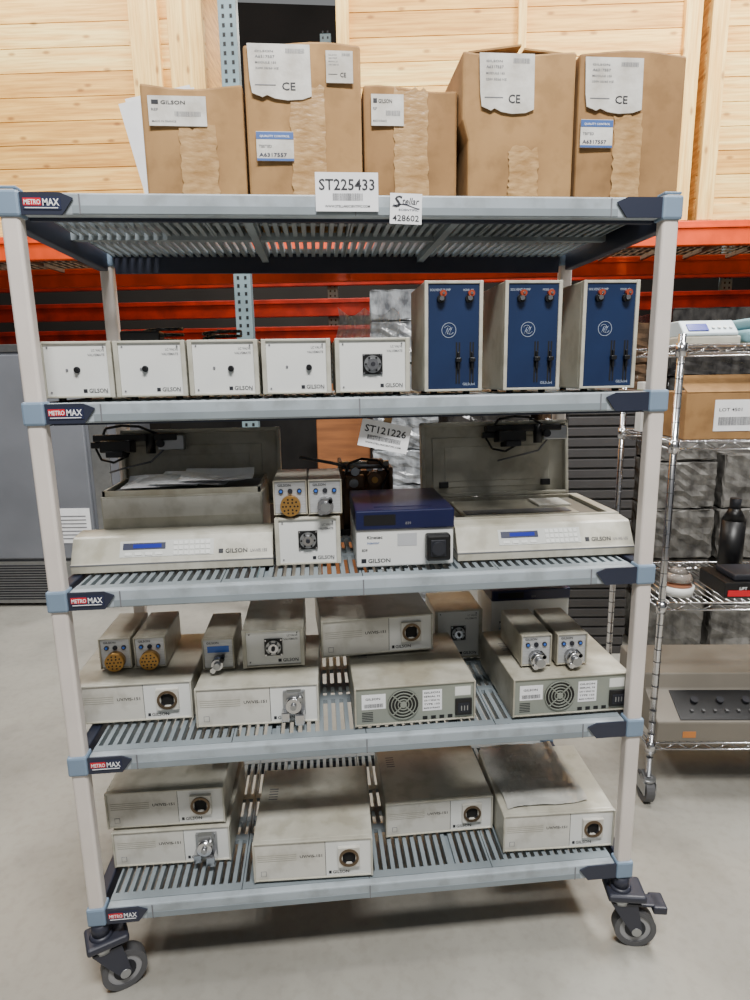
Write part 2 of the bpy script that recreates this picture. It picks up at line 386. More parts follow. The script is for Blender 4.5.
# ------------------------------------------------------------------ small valve instruments
GS='beige laboratory instruments on the shelves'
def shell(p,w,d,h,f,m=BEIGE,t=.006,ts=None):
    ts=ts or t
    p.box(0,w,.010,d,f,f+h,m,.004)
    p.box(0,ts,-.002,.012,f,f+h,m,.0015); p.box(w-ts,w,-.002,.012,f,f+h,m,.0015)
    p.box(ts*.5,w-ts*.5,0,.012,f+h-t,f+h,m,.0015); p.box(ts*.5,w-ts*.5,0,.012,f,f+t*.8,m,.0015)
    for x in (.03,w-.03):
        for y in (.04,d-.04): p.cyl(x,y,0,.009,f+.002,'z',BLACK,12)
def valve(p,x,y,z,r=.022):
    p.box(x-r*1.15,x+r*1.15,y-.004,y,z-r*1.15,z+r*1.15,BLACK,.001)
    p.ring(x,y-.008,z,r*.98,r*.62,.004,STEEL); p.cyl(x,y-.014,z,r*.62,.012,'y',CHROME,20); p.cyl(x,y-.02,z,r*.25,.008,'y',DARK,12)
    for k in range(6):
        a=k*math.pi/3; p.cyl(x+r*.8*math.cos(a),y-.012,z+r*.8*math.sin(a),r*.12,.006,'y',BLACK,8)
    for sx in (-1,1):
        for sz in (-1,1): p.cyl(x+sx*r,y-.006,z+sz*r,r*.11,.004,'y',CHROME,8)
def small(loc,w=.170,d=.26,h=.134,hasvalve=False,rz=0,label='small beige instrument with a plain white front and knob',model='VALVEMATE',group=GS,knob=(.58,.5)):
    t=thing('valve_instrument',label,'lab instrument',loc,rz,group); f=.008
    p=P(); shell(p,w,d,h,f,BEIGE,.006,.011); p.make('housing',t)
    p=P(); p.box(.011,w-.011,.005,.011,f+.005,f+h-.006,WHITE)
    y=.0044
    for a in (.020,w-.020):
        for b in (f+.014,f+h-.014): p.cyl(a,.003,b,.0022,.003,'y',GREYINK,8)
    p.text('GILSON',w-.018,y,f+.012,.014,DARK,align='r',width=.044); p.box(w-.075,w-.066,y,y+.001,f+.012,f+.021,DARK)
    p.text('LC VALVE',w-.018,y,f+h-.024,.008,GREYINK,align='r',width=.030); p.text(model,w-.018,y,f+h-.035,.008,GREYINK,align='r',width=.040)
    if not hasvalve: p.cyl(w*.36,.0025,f+h*.5,.003,.004,'y',GREYINK,8)
    p.make('front_panel',t,'white front panel')
    if hasvalve:
        p=P(); valve(p,w*.5,.005,f+h*.52); p.make('valve',t,'black and steel rotary valve')
    else:
        p=P(); p.cyl(w*knob[0],-.006,f+h*knob[1],.005,.012,'y',BLACK,16); p.cyl(w*knob[0],.0,f+h*knob[1],.0075,.006,'y',DARK,16); p.make('knob',t,'small black knob')
    return t
z=Z[1]
for i,x in enumerate((-.020,.154,.329,.507)): small((x,.09,z),group='row of small beige instruments',knob=((.5,.5),(.42,.5),(.6,.48),(.68,.48))[i])
small((.688,.09,z),w=.188,hasvalve=True,label='small beige instrument with a round valve on its front',group='row of small beige instruments')
t=thing('cable_bundle','black coiled cable and adapter lying on the instruments','cable',(.14,.20,z+.143))
p=P(); p.box(0,.10,.0,.06,0,.03,BLACK,.006)
pts=[(.10+.05*math.cos(a*.5),.05+.04*math.sin(a*.5),.006+.0012*a) for a in range(26)]
p.tube(pts,.004,BLACK); p.make('cable',t)
t=thing('cable_bundle','black coiled cable lying on the instruments','cable',(.34,.22,z+.143))
p=P(); pts=[(.05+.05*math.cos(a*.5),.05+.035*math.sin(a*.5),.005+.001*a) for a in range(30)]
p.tube(pts,.004,BLACK); p.make('cable',t)
t=thing('plastic_film','clear crumpled plastic film standing behind an instrument','plastic film',(.705,.385,z))
p=P()
p.sheet(lambda u,v:(.18*u+.008*math.sin(v*9),.014*math.sin(u*22+v*3)+random.uniform(-.004,.004),.001+.245*v*(1-.10*abs(math.sin(u*7)))),26,18,CLEAR); p.make('film',t)
# ------------------------------------------------------------------ blue pump modules
PALE=mat('pale_print',(150,160,176),.5)
def bluebox(loc,num):
    w,d,h,f=.144,.22,.262,.008
    t=thing('solvent_pump','tall beige pump module with blue front and two levers','lab pump',loc,0,'blue-fronted pump modules')
    p=P(); shell(p,w,d,h,f,BEIGE,.007,.009); p.make('housing',t)
    p=P(); p.box(.009,w-.009,.003,.011,f+.006,f+h-.007,BLUEP); y=.0024
    p.text('SOLVENT PUMP',.014,y,f+h-.024,.008,PALE,width=.050); p.text('MODEL '+num,.095,y,f+h-.024,.007,PALE,width=.026)
    cx,cz,R=w*.42,f+h*.56,.018
    p.ring(cx,y-.0003,cz,R,R-.0012,.0006,PALE)
    for sg in (1,-1):
        pts=[(cx+sg*(-.003+.008*math.cos(a*.6)),y,cz+sg*(.004+.006*math.sin(a*.6))) for a in range(-1,6)]
        p.tube(pts,.0006,PALE,6)
    for k in range(3): p.tube([(cx-.010+.005*k,y,cz-.011),(cx-.002+.005*k,y,cz+.006)],.0005,PALE,6)
    p.text('GILSON',w-.018,y,f+.014,.009,PALE,align='r',width=.030)
    for x in (w*.58,w*.82):
        for dx in (-.0035,.0035): p.box(x+dx-.0018,x+dx+.0018,y-.0004,.004,f+h*.07,f+h*.45,VOID)
    p.make('front_panel',t,'deep blue front panel')
    for x in (w*.58,w*.82):
        p=P(); p.box(x-.007,x+.007,-.010,.004,f+h*.27,f+h*.31,BLACK,.002); p.box(x-.0025,x+.0025,-.006,.004,f+h*.2,f+h*.36,BLACK,.001); p.make('slide_lever',t,'black slide lever')
    for x in (w*.28,w*.76):
        p=P(); p.cyl(x,-.008,f+h*.84,.010,.011,'y',BLACK,16); p.cyl(x,-.014,f+h*.84,.0055,.007,'y',CHROME,12); p.cyl(x+.004,-.010,f+h*.885,.008,.013,'y',COPPER,16); p.cyl(x+.004,-.013,f+h*.885,.003,.004,'y',CHROME,10); p.make('valve_knob',t,'black knob with copper cap and chrome tip')
for x,n in ((.905,'402'),(1.103,'402'),(1.300,'402')): bluebox((x,.04,z),n)
# ------------------------------------------------------------------ detectors
GROOVE=mat('panel_groove',(160,157,146),.5)
def detector(loc,rz=0,port='hole',rear=False,w=.333,d=.33,h=.113,label=None):
    f=.009
    if label is None: label='wide beige detector with a round port on its front' if not rear else 'wide beige instrument with rear fan panel facing out'
    t=thing('detector',label,'lab instrument',loc,rz,GS)
    p=P(); shell(p,w,d,h,f,BEIGE2 if rear else BEIGE,.005)
    for i in range(5): p.box(w*.08,w*.16,d*.55+i*.012,d*.55+i*.012+.004,f+h-.001,f+h+.0004,GREYINK)
    p.make('housing',t)
    if not rear:
        p=P(); p.box(.005,w*.60,.004,.011,f+.004,f+h-.005,CREAM); p.box(w*.605,w-.005,.004,.011,f+.004,f+h-.005,WHITE); p.box(w*.60,w*.605,.006,.011,f+.004,f+h-.005,DARK)
        y=.0034
        for i in range(4): p.box(.012,w*.36,y,y+.001,f+h*.50+i*.006,f+h*.50+i*.006+.0016,GROOVE)
        p.text('UV/VIS-151',w*.575,y,f+h*.55,.012,DARK,align='r',width=.062)
        p.text('GILSON',w*.66,y,f+.011,.013,DARK,width=.046); p.box(w*.628,w*.650,y,y+.001,f+.011,f+.020,DARK)
        p.box(.02,.035,y,y+.001,f+.014,f+.03,GREYINK); p.box(.0212,.0338,y-.0004,y,f+.0152,f+.0288,CREAM)
        p.make('front_panel',t,'cream front panel with grooves')
        p=P(); cx=w*.80; cz=f+h*.55
        if port=='hole':
            s=.030
            for a,b,c,e in ((-s,s,.018,s),(-s,s,-s,-.018),(-s,-.018,-.018,.018),(.018,s,-.018,.018)): p.box(cx+a,cx+b,-.006,.004,cz+c,cz+e,CREAM)
            p.ring(cx,-.009,cz,.0275,.0205,.011,mat('port_rim',(104,88,70),.35,.7)); p.cyl(cx,.0,cz,.0205,.003,'y',VOID,28); p.ring(cx,-.004,cz,.021,.0195,.006,DARK)
            p.make('port',t,'hollow dark round port with metal rim')
        else:
            p.box(cx-.030,cx+.030,-.006,.004,cz-.036,cz+.034,STEEL,.002); p.cyl(cx,-.036,cz+.006,.021,.034,'y',CHROME,24); p.cyl(cx,-.044,cz+.006,.008,.010,'y',STEEL,12)
            p.box(cx-.034,cx-.012,-.030,-.002,cz-.042,cz-.016,CHROME,.002); p.box(cx+.002,cx+.028,-.038,-.002,cz-.050,cz-.018,CHROME,.003); p.cyl(cx+.018,-.040,cz+.028,.007,.038,'y',STEEL,12); p.box(cx-.02,cx+.02,-.024,-.004,cz+.024,cz+.040,STEEL,.002)
            p.make('flow_cell',t,'chrome flow cell fitting')
    else:
        p=P(); p.box(.005,w-.005,.004,.011,f+.004,f+h-.005,GREENGRAY); y=.0034
        p.box(.02,.085,y,y+.001,f+h*.42,f+h*.8,PAPER); p.text('GILSON',.03,y-.0005,f+h*.66,.009,DARK,width=.04); p.barcode(.026,.078,f+h*.46,f+h*.56,y-.0005)
        p.box(w*.56,w*.72,y,y+.001,f+h*.28,f+h*.82,PAPER)
        for i in range(5): p.text(('GILSON','SERIAL N','230 V 50/60 Hz','TYPE 155','MADE IN FRANCE')[i],w*.57,y-.0005,f+h*(.73-.1*i),.007,DARK,width=.044)
        p.box(w*.83,w*.96,y,y+.001,f+h*.62,f+h*.85,WHITE)
        for i in range(4): p.box(w*(.56+.07*i),w*(.6+.07*i),y,y+.001,f+.006,f+.016,BLACK)
        for i in range(6): p.box(.02,.05,y,y+.001,f+.012+.005*i,f+.014+.005*i,DARK)
        p.make('rear_panel',t,'grey-green rear panel with stickers')
        p=P(); cx=w*.40; cz=f+h*.5
        p.cyl(cx,.002,cz,.043,.004,'y',BLACK,32)
        for r in (.043,.034,.025,.016): p.ring(cx,-.001,cz,r,r-.0022,.003,GREENGRAY)
        p.cyl(cx,-.001,cz,.009,.003,'y',GREENGRAY,16)
        for k in range(4): 
            a=k*math.pi/2+.78; p.X=Matrix.Translation((cx,0,cz))@Matrix.Rotation(a,4,'Y'); p.box(-.0015,.0015,-.001,.002,.008,.043,GREENGRAY); p.X=Matrix.Identity(4)
        p.make('fan_grille',t,'round black fan grille')
        p=P(); p.box(w*.83,w*.97,-.003,.004,f+h*.12,f+h*.55,BLACK,.002); p.box(w*.85,w*.95,-.004,-.002,f+h*.2,f+h*.45,DARK,.002)
        for k in range(3): p.box(w*(.875+.025*k),w*(.883+.025*k),-.006,-.004,f+h*.26,f+h*.38,STEEL)
        p.make('power_inlet',t,'black power inlet')
    return t
def pump(loc,rz=0,head='brass',accent='grey',label=None):
    w,d,h,f=.088,.20,.092,.006
    t=thing('pump_module',label or 'small grey pump module with a perforated brass head','lab pump',loc,rz,'small pump modules stacked on instruments')
    p=P(); shell(p,w,d,h,f,BEIGE2,.004); p.make('housing',t)
    g=mat('brushed_silver_panel',(186,188,190),.38,.35,scale=30,stretch=(1,1,8),var=.08)
    BL=mat('blue_indicator',(50,100,190),.25)
    p=P(); p.box(.004,w-.004,.004,.011,f+.004,f+h-.005,g); y=.003
    p.text('GILSON',.012,y,f+h*.82,.009,DARK,width=.034)
    if accent=='blue':
        p.box(.014,w-.014,y-.0006,y+.001,f+h*.54,f+h*.74,BL)
    else:
        for k in range(3): p.cyl(.020+.024*k,.0,f+h*.68,.0065,.005,'y',DARK,14)
        for k in (0,2): p.cyl(.020+.024*k,-.0006,f+h*.68,.0038,.002,'y',BL,12)
    p.make('front_panel',t,'brushed silver control panel with blue lights')
    p=P(); cx,cz=w*.5,f+h*.28
    if head=='brass' and accent!='blue':
        p.cyl(cx,-.018,cz,.0265,.022,'y',BRASS,28)
        for r,n in ((.019,10),(.011,6),(0,1)):
            for k in range(n): a=2*math.pi*k/n; p.cyl(cx+r*math.cos(a),-.0186,cz+r*math.sin(a),.0026,.002,'y',BLACK,8)
        p.make('pump_head',t,'perforated brass disc')
    else:
        r=.021 if head=='chrome' else .016
        p.cyl(cx,-.03,cz,r,.034,'y',CHROME,24); p.cyl(cx,-.04,cz,r*.6,.012,'y',STEEL,18); p.cyl(cx-.012,-.034,cz-.014,.008,.03,'y',CHROME,12); p.cyl(cx+.013,-.030,cz+.013,.006,.03,'y',BLACK,12); p.make('pump_head',t,'chrome pump head')
    return t
z=Z[2]
small((.517,.10,z),w=.172,h=.128,d=.27,hasvalve=True,label='small beige instrument with a round valve under two pump modules',group=GS)
pump((.517,.11,z+.137),label='small pump module with a perforated brass disc'); pump((.608,.105,z+.137),head='chrome',label='small pump module with a chrome head')
def openlid(loc,w,raised,label):
    t=thing('plate_instrument',label,'lab instrument',loc,0,'instruments with open lids')
    p=P(); prof=[(0,.004),(0,.026),(.004,.030),(.038,.088),(.046,.092),(.11,.096),(.11,.004)]
    p.prism(prof,0,w,BEIGE,.0015); 
    p.box(-.001,w+.001,.0-.001,.10,.024,.027,GREYINK)
    for x in (.04,w-.04): p.cyl(x,.03,0,.01,.008,'z',BLACK,12)
    p.make('keypad_console',t,'beige sloped keypad console')
    ang=math.atan2(.058,.034)
    p=P(); p.X=Matrix.Translation((0,.004,.030))@Matrix.Rotation(ang,4,'X')
    p.box(w*.235,w*.70,.012,.056,-.0005,.0012,mat('keypad_bezel',(196,198,194),.4)); p.box(w*.25,w*.46,.032,.050,.0008,.0022,NAVY); p.box(w*.30,w*.44,.036,.046,.002,.0028,LCD)
    for i in range(7):
        for j in range(3): p.box(w*(.50+.027*i),w*(.52+.027*i),.014+.014*j,.024+.014*j,.0008,.003,WHITE,.0006)
    for i in range(4): p.box(w*(.26+.05*i),w*(.295+.05*i),.016,.024,.0008,.003,WHITE,.0006)
    p.text('GILSON',w*.76,.014,.0018,.016,DARK,face='t',width=w*.11); p.box(w*.725,w*.748,.014,.026,0,.0012,DARK); p.text('UV-VIS 155',w*.885,.014,.0018,.012,GREYINK,face='t',width=w*.085)
    p.make('keypad',t,'keypad with blue display')
    if raised:
        p=P(); p.box(.055,w-.03,.11,.36,.004,.185,BEIGE,.004); p.box(.06,w-.036,.107,.112,.125,.18,CREAM,.001)
        p.make('body',t); 
        p=P()
        for a,b,c,d_ in ((.06,w-.035,.115,.122),(.06,w-.035,.348,.355)): p.box(a,b,c,d_,.185,.20,BEIGE2)
        p.box(.06,.067,.115,.355,.185,.20,BEIGE2); p.box(w-.042,w-.035,.115,.355,.185,.20,BEIGE2); p.box(.067,w-.042,.122,.348,.185,.187,GREYINK)
        p.make('tray',t,'shallow open tray')
    else:
        p=P(); p.box(0,w,.11,.40,.004,.085,BEIGE,.003)
        for a,b,c,d_ in ((.0,w,.10,.112),(.0,w,.388,.40),(0,.02,.112,.388),(w-.03,w,.112,.388)): p.box(a,b,c,d_,.085,.100,BEIGE2,.002)
        p.box(.02,w-.03,.112,.388,.0845,.088,mat('tray_grey',(112,110,102),.5)); p.box(.05,w-.10,.14,.35,.088,.096,BEIGE2,.003); p.box(.06,w-.12,.15,.2,.096,.098,GREYINK); p.box(.3,.40,.22,.32,.096,.104,CREAM,.002)
        p.make('body',t)
    y0=.365 if raised else .405
    R=Matrix.Translation((0,y0,.10))@Matrix.Rotation(-.13,4,'X')
    p=P(); p.X=R
    lx0,lx1=(.04,w+.01) if raised else (-.03,w-.03)
    H=.245
    p.box(lx0,lx1,.012,.028,0,H,BEIGE,.006); 
    for a,b,c,d_ in ((lx0,lx0+.012,0,H),(lx1-.012,lx1,0,H),(lx0,lx1,H-.012,H),(lx0,lx1,0,.012)): p.box(a,b,-.012,.016,c,d_,BEIGE,.003)
    p.box(lx0+.04,lx1-.06,.008,.014,.03,H-.05,BEIGE,.002); p.box(lx0+.08,lx1-.10,.006,.009,.05,H-.08,BEIGE,.002)
    for a in (lx0+.06,lx1-.09): p.box(a,a+.03,-.004,.012,.03,.05,BLACK,.002)
    p.make('lid',t,'raised beige lid')
    L=lx1-lx0; s=-.07 if raised else L*.42
    p=P(); p.X=Matrix.Translation((lx0,y0,.10))@Matrix.Rotation(-.13,4,'X')
    p.box(s,s+.25,-.05,-.014,H-.036,H-.014,BLACK,.004); p.box(s+.03,s+.12,-.085,-.02,H-.070,H-.034,BLACK,.004); p.box(s+.05,s+.10,-.095,-.03,H-.085,H-.066,DARK,.003); p.cyl(s+.17,-.045,H-.075,.014,.06,'z',BLACK,14); p.cyl(s+.20,-.055,H-.045,.012,.06,'y',DARK,14)
    p.box(s+.19,s+.27,-.045,-.01,H-.065,H-.02,STEEL,.003); p.box(s-.01,s+.05,-.04,-.02,H-.055,H-.036,BLACK,.002)
    p.make('hinge_mechanism',t,'black hinge arm')
    p=P(); p.X=Matrix.Translation((lx0,y0,.10))@Matrix.Rotation(-.13,4,'X')
    p.tube([(s+.02,-.03,H-.03),(s+.04,-.05,H+.004),(s+.09,-.055,H+.012),(s+.14,-.05,H+.008),(s+.2,-.03,H-.02)],.004,BLACK)
    p.tube([(s+.12,-.03,H-.03),(s+.10,-.045,H-.08),(s+.06,-.05,H-.10),(s+.02,-.04,H-.09),(s+.0,-.03,H-.05)],.0035,BLACK)
    p.tube([(s+.22,-.03,H-.05),(s+.17,-.05,H-.10),(s+.10,-.05,H-.115),(s+.04,-.03,H-.13)],.003,GREYINK)
    p.make('cable',t,'loose black cable')
openlid((-.014,.115,z),.522,True,'beige instrument with open lid, raised tray and blue display')
openlid((1.002,.080,z),.495,False,'beige instrument with upright open lid and shallow tray')
t=thing('paper_stack','loose white papers and clear sleeve in an open tray','papers',(.09,.245,z+.188))
p=P()
for k,(a,ox,oy) in enumerate(((.10,0,0),(-.12,.07,.01),(.05,.16,.0))):
    p.X=Matrix.Translation((ox,oy,.004+.008*k))@Matrix.Rotation(a,4,'Z')
    p.sheet(lambda u,v:(.20*u,.15*v,.012+.016*math.sin(u*4+k)*math.sin(v*3)+(.012 if v==1 else 0)),8,6,PAPER)
p.X=Matrix.Identity(4); p.make('sheet',t)
# pump mechanism
t=thing('peristaltic_pump','open brown and black pump mechanism with metal rollers','lab pump',(.700,.42,z))
p=P(); p.box(.0,.17,0,.12,0,.02,BLACK,.003); p.box(.0,.012,0,.12,.02,.235,BROWNM,.003); p.box(.158,.17,0,.12,.02,.215,BROWNM,.003); p.box(0,.17,.05,.062,.02,.20,BROWNM,.002); p.box(.02,.08,-.0,.05,.15,.19,BROWNM,.004)
for k in range(4): p.box(.02+.035*k,.035+.035*k,.03,.05,.20,.212,STEEL)
p.make('frame',t)
p=P()
p.cyl(.012,.02,.222,.013,.146,'x',STEEL,18); p.cyl(.11,-.02,.18,.022,.05,'y',BROWNM,20); p.cyl(.11,-.026,.18,.010,.01,'y',BRASS,14); p.cyl(.05,-.01,.205,.013,.06,'y',STEEL,14); p.box(.09,.14,.0,.04,.225,.24,BROWNM,.003); p.cyl(.045,-.02,.17,.014,.04,'y',STEEL,16); p.make('roller',t,'metal roller set')
p=P(); p.tube([(.02,-.02,.20),(.03,-.03,.235),(.07,-.02,.247),(.12,-.01,.24),(.155,0,.20),(.12,-.03,.13)],.004,BLACK); p.tube([(-.12,.0,.255),(-.02,-.01,.235),(.03,0,.22)],.005,RUBBER); p.make('cable',t,'black cable')
def navybox(loc,w=.255,d=.30,h=.152,label='white instrument with navy top, display window and black knob',cf=.66):
    f=.008; t=thing('injector_module',label,'lab instrument',loc,0,'navy-topped instruments')
    p=P(); p.box(0,w,.006,d,f,f+h*cf,WHITE,.004); 
    for x in (.03,w-.03):
        for y in (.04,d-.04): p.cyl(x,y,0,.009,.01,'z',BLACK,12)
    p.make('body',t)
    p=P(); p.box(-.001,w+.001,.0,d,f+h*cf,f+h,NAVYP,.004); a0=cf+(1-cf)*.25; a1=cf+(1-cf)*.78
    p.box(.02,w*.4,-.001,.001,f+h*a0,f+h*a1,BLACK); p.text('839',w*.5,-.0008,f+h*a0,.010,GREYINK); p.box(.05,w-.05,.04,d-.04,f+h,f+h+.0012,mat('navy_pad',(18,25,62),.3)); p.make('cover',t,'navy blue cover')
    p=P(); y=.0052; p.text('Kinetec',.028,y,f+h*.50,.012,DARK,width=.040); p.text('injector',.028,y,f+h*.41,.009,CYAN,width=.032)
    p.text('GILSON',.030,y,f+.012,.015,DARK,width=.058); p.box(.012,.025,y,y+.001,f+.012,f+.023,DARK); p.text('839',.014,y,f+h*.28,.010,DARK)
    p.box(w*.42,w*.62,y,y+.001,f+h*.36,f+h*.58,mat('panel_grey_print',(180,182,186),.5)); p.make('front_print',t,'printed front lettering')
    p=P(); p.box(w*.70,w*.95,-.026,.006,f+h*.12,f+h*.58,BLACK,.006); p.cyl(w*.82,-.034,f+h*.35,.018,.012,'y',DARK,20); p.box(w*.74,w*.90,-.028,-.024,f+h*.2,f+h*.5,DARK,.003); p.make('valve_head',t,'black square valve head')
    return t
navybox((.728,.045,z))
z=Z[3]
detector((-.068,.128,z),.0); detector((.283,.074,z),-.02,port='metal',label='wide beige detector with a chrome flow cell')
detector((.711,.024,z),.02,rear=True); detector((1.146,.02,z),.01,rear=True,label='wide beige instrument, rear panel out, under two pump modules')
T=.1225
pump((-.003,.215,z+T),label='small pump module with perforated brass disc on a detector'); pump((.094,.212,z+T),label='small pump module with perforated brass disc beside its twin')
pump((.292,.174,z+T),head='brass',accent='blue',label='small pump module with a blue display strip')
small((.405,.166,z+T),w=.174,h=.112,hasvalve=True,label='small worn beige instrument with a round valve on a detector',group=GS)
detector((.628,.20,z+T),.06,label='wide beige detector stacked on another instrument')
pump((1.186,.082,z+T),head='chrome',label='small pump module with chrome head'); pump((1.288,.078,z+T),head='chrome',label='small pump module with chrome head')
navybox((1.19,.395,z),w=.265,d=.19,h=.232,label='white instrument with navy top standing behind pump modules',cf=.84)
small((1.0,.40,z),w=.16,h=.17,d=.18,hasvalve=True,label='small beige instrument standing behind the fan unit')
z=Z[4]
detector((.010,.118,z),-.02,port='metal',label='wide beige detector at the bottom of a stack')
detector((.000,.125,z+T),-.02,label='wide beige detector stacked on another detector')
detector((.418,.018,z),-.03,h=.122,label='wide cream detector with round port on the bottom shelf'); detector((.803,.148,z),.01,label='wide beige detector set back on the bottom shelf')
detector((1.139,.05,z),-.03,h=.12,label='wide beige detector with a plastic sheet on top')
t=thing('plastic_sheet','thin creased greyish sheet lying flat on a detector','plastic sheet',(1.158,.075,z+.1305),.03)
def cr(u,v):
    n=.003*abs(math.sin(v*9+u*4))+.0025*abs(math.sin(u*11-v*5))+random.uniform(0,.0012)
    return (.25*u+.004*math.sin(v*8),.30*v+.004*math.sin(u*7),.001+n+(.006*(v-.85)*6 if v>.85 else 0))
p=P(); p.sheet(cr,24,24,mat('grey_translucent_sheet',(190,190,184),.16,scale=10,rgb2=(164,164,158),bump=.5)); p.make('sheet',t)
# ------------------------------------------------------------------ background, parallel to the pallet rack line
BA=-.118; BO=Vector((-1.3,3.05,0))
def bg(s,n,z=0):
    c,sn=math.cos(BA),math.sin(BA); return (BO.x+s*c-n*sn,BO.y+s*sn+n*c,z)
t=thing('upright_freezer','grey enamel freezer cabinet with metal frame and louvred base','freezer',bg(-1.02,.12),BA)
p=P(); p.box(0,1.45,0,.8,.08,1.92,FRZ,.01); p.make('cabinet',t)
p=P(); p.box(.04,1.29,-.03,0,.38,1.86,FRZ,.008); p.make('door',t,'grey door')
p=P(); p.box(1.32,1.45,-.02,.0,.08,1.90,STEEL,.004); p.box(0,1.45,-.02,0,1.88,1.93,STEEL,.004); p.make('frame_trim',t,'metal trim')
p=P(); p.box(0,1.32,-.02,0,.03,.36,STEEL,.004)
for k in range(14): p.box(.03,.98,-.026,-.018,.06+.02*k,.068+.02*k,DARK)
p.make('louvre_panel',t,'louvred metal base panel')
p=P(); p.box(1.0,1.27,-.034,-.03,.50,.76,PAPER)
for i in range(7): p.box(1.02,1.24,-.0355,-.034,.53+.028*i,.538+.028*i,GREYINK)
p.make('notice_sheet',t,'white printed notice')
def rack(n,zb,col,s0=-2.4,s1=6.6,label='orange pallet rack beams with wire decking',deck=True,ups=(.10,),more=(),bh=.12):
    t=thing('pallet_rack',label,'pallet rack',bg(0,n),BA)
    for yy,zz in (((0,zb),(1.25,zb)) if deck else ((0,zb),))+tuple((0,m_) for m_ in more):
        p=P(); p.box(s0,s1,yy,yy+.05,zz-bh,zz,col,.006); p.box(s0,s1,yy-.012,yy,zz-.045,zz-.035,col); p.make('beam',t)
    if deck:
        p=P(); x=s0
        while x<s1: p.box(x,x+.006,.03,1.25,zb+.002,zb+.008,GALV); x+=.06
        for k in range(10): p.box(s0,s1,.05+.13*k,.056+.13*k,zb-.004,zb+.002,GALV)
        x=s0+.3
        while x<s1: p.box(x,x+.03,.05,1.25,zb-.03,zb-.004,GALV); x+=.35
        p.make('wire_deck',t,'galvanised wire decking')
    for xu,yu in ups:
        p=P(); p.box(xu-.055,xu+.055,yu-.03,yu+.04,0,5,UPR,.005)
        k=.1
        while k<5:
            p.box(xu-.032,xu-.016,yu-.0315,yu-.029,k,k+.022,BLACK); p.box(xu+.016,xu+.032,yu-.0315,yu-.029,k+.0,k+.022,BLACK); k+=.05
        p.make('upright',t,'perforated grey-green upright')
    return t
rack(0,2.61,ORANGE,ups=((1.50,-.04),(5.6,-.04)),bh=.15)
rack(2.6,2.79,DRED,label='dark red pallet rack beams standing further behind',deck=False,ups=((1.85,.08),(6.0,.08)),more=(2.48,2.20),bh=.18)
def crate(s0,s1,zb,zt,posts,label):
    t=thing('wooden_crate',label,'crate',bg(s0,.04,zb),BA,'pine crates on the pallet rack')
    w=s1-s0; h=zt-zb; p=P(); zz=0
    while zz<h:
        hh=min(.14,h-zz); p.box(0,w,.04,.065,zz+.0025,zz+hh-.0025,random.choice(PINE)); zz+=.14
    p.box(.0,w,.066,.9,0,h,PINE[2]); p.make('plank_panel',t,'horizontal pine planks')
    for a,b in posts:
        p=P(); p.box(a,b,0,.04,0,h,PINEV,.003); p.make('batten',t,'vertical pine batten')
    p=P(); p.box(0,w,.02,.0399,0,.1,PINE[1],.003); p.make('skid',t,'pine base board')
crate(-2.0,1.317,2.62,4.6,((2.86,3.04),(3.10,3.317)),'large pine plank crate with vertical battens on the rack')
crate(2.148,4.38,2.62,4.6,((0,.08),(1.12,1.17),(2.13,2.232)),'large pine plank crate sitting above the cartons')
crate(4.44,6.6,2.62,4.6,((0,.10),(.55,.64)),'large pine plank crate with a corner batten')
def goods(name,label,cat,b,m,rib=0,group=None):
    x0,x1,y0,y1,z0,z1=b; t=thing(name,label,cat,bg(x0,y0,z0),BA,group)
    p=P(); w,d,h=x1-x0,y1-y0,z1-z0
    if rib:
        n=int(h/rib)
        for i in range(n): p.box(random.uniform(0,.01),w-random.uniform(0,.01),0,d,i*rib,(i+1)*rib-.012,m,.004); 
        p.box(.01,w-.01,.012,d,0,n*rib-.012,DGREY)
    elif name=='wrapped_load':
        # stacked boxes under a wrinkled film surface
        zz=0; k=0
        while zz<h-.05:
            hh=min(random.uniform(.24,.36),h-zz); ins=random.uniform(0,.015)
            p.box(ins,w-ins,ins,d-ins,zz,zz+hh-.006,m,.012,2); zz+=hh
        bmesh.ops.subdivide_edges(p.bm,edges=[e for e in p.bm.edges if e.calc_length()>.2],cuts=7,use_grid_fill=True)
        for v in p.bm.verts:
            if v.co.z>.01: v.co+=Vector((random.uniform(-.004,.004),random.uniform(-.010,.010),random.uniform(-.003,.003)))
    else:
        p.box(0,w,0,d,0,h,m,.01,3)
    p.make('stack' if rib else 'load',t); return t
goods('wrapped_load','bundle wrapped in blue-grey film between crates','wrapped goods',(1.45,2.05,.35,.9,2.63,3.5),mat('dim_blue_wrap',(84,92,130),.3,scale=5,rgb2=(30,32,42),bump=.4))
goods('plywood_panel','brown plywood crate panel standing on the floor','plywood',(1.90,2.30,.35,.42,0,1.62),PLY)
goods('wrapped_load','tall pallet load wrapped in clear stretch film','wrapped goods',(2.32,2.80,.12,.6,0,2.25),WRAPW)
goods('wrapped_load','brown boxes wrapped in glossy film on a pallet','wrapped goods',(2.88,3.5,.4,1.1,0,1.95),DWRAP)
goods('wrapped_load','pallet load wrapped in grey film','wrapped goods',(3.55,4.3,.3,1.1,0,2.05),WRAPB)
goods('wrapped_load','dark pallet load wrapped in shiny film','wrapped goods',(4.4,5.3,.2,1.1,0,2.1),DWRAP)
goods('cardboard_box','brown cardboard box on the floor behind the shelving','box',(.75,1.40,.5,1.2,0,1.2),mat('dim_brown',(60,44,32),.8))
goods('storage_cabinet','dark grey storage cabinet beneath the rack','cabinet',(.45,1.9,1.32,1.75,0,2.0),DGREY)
goods('storage_cabinet','dark grey storage cabinet beneath the far rack','cabinet',(2.9,6.3,1.32,1.75,0,2.0),DGREY)
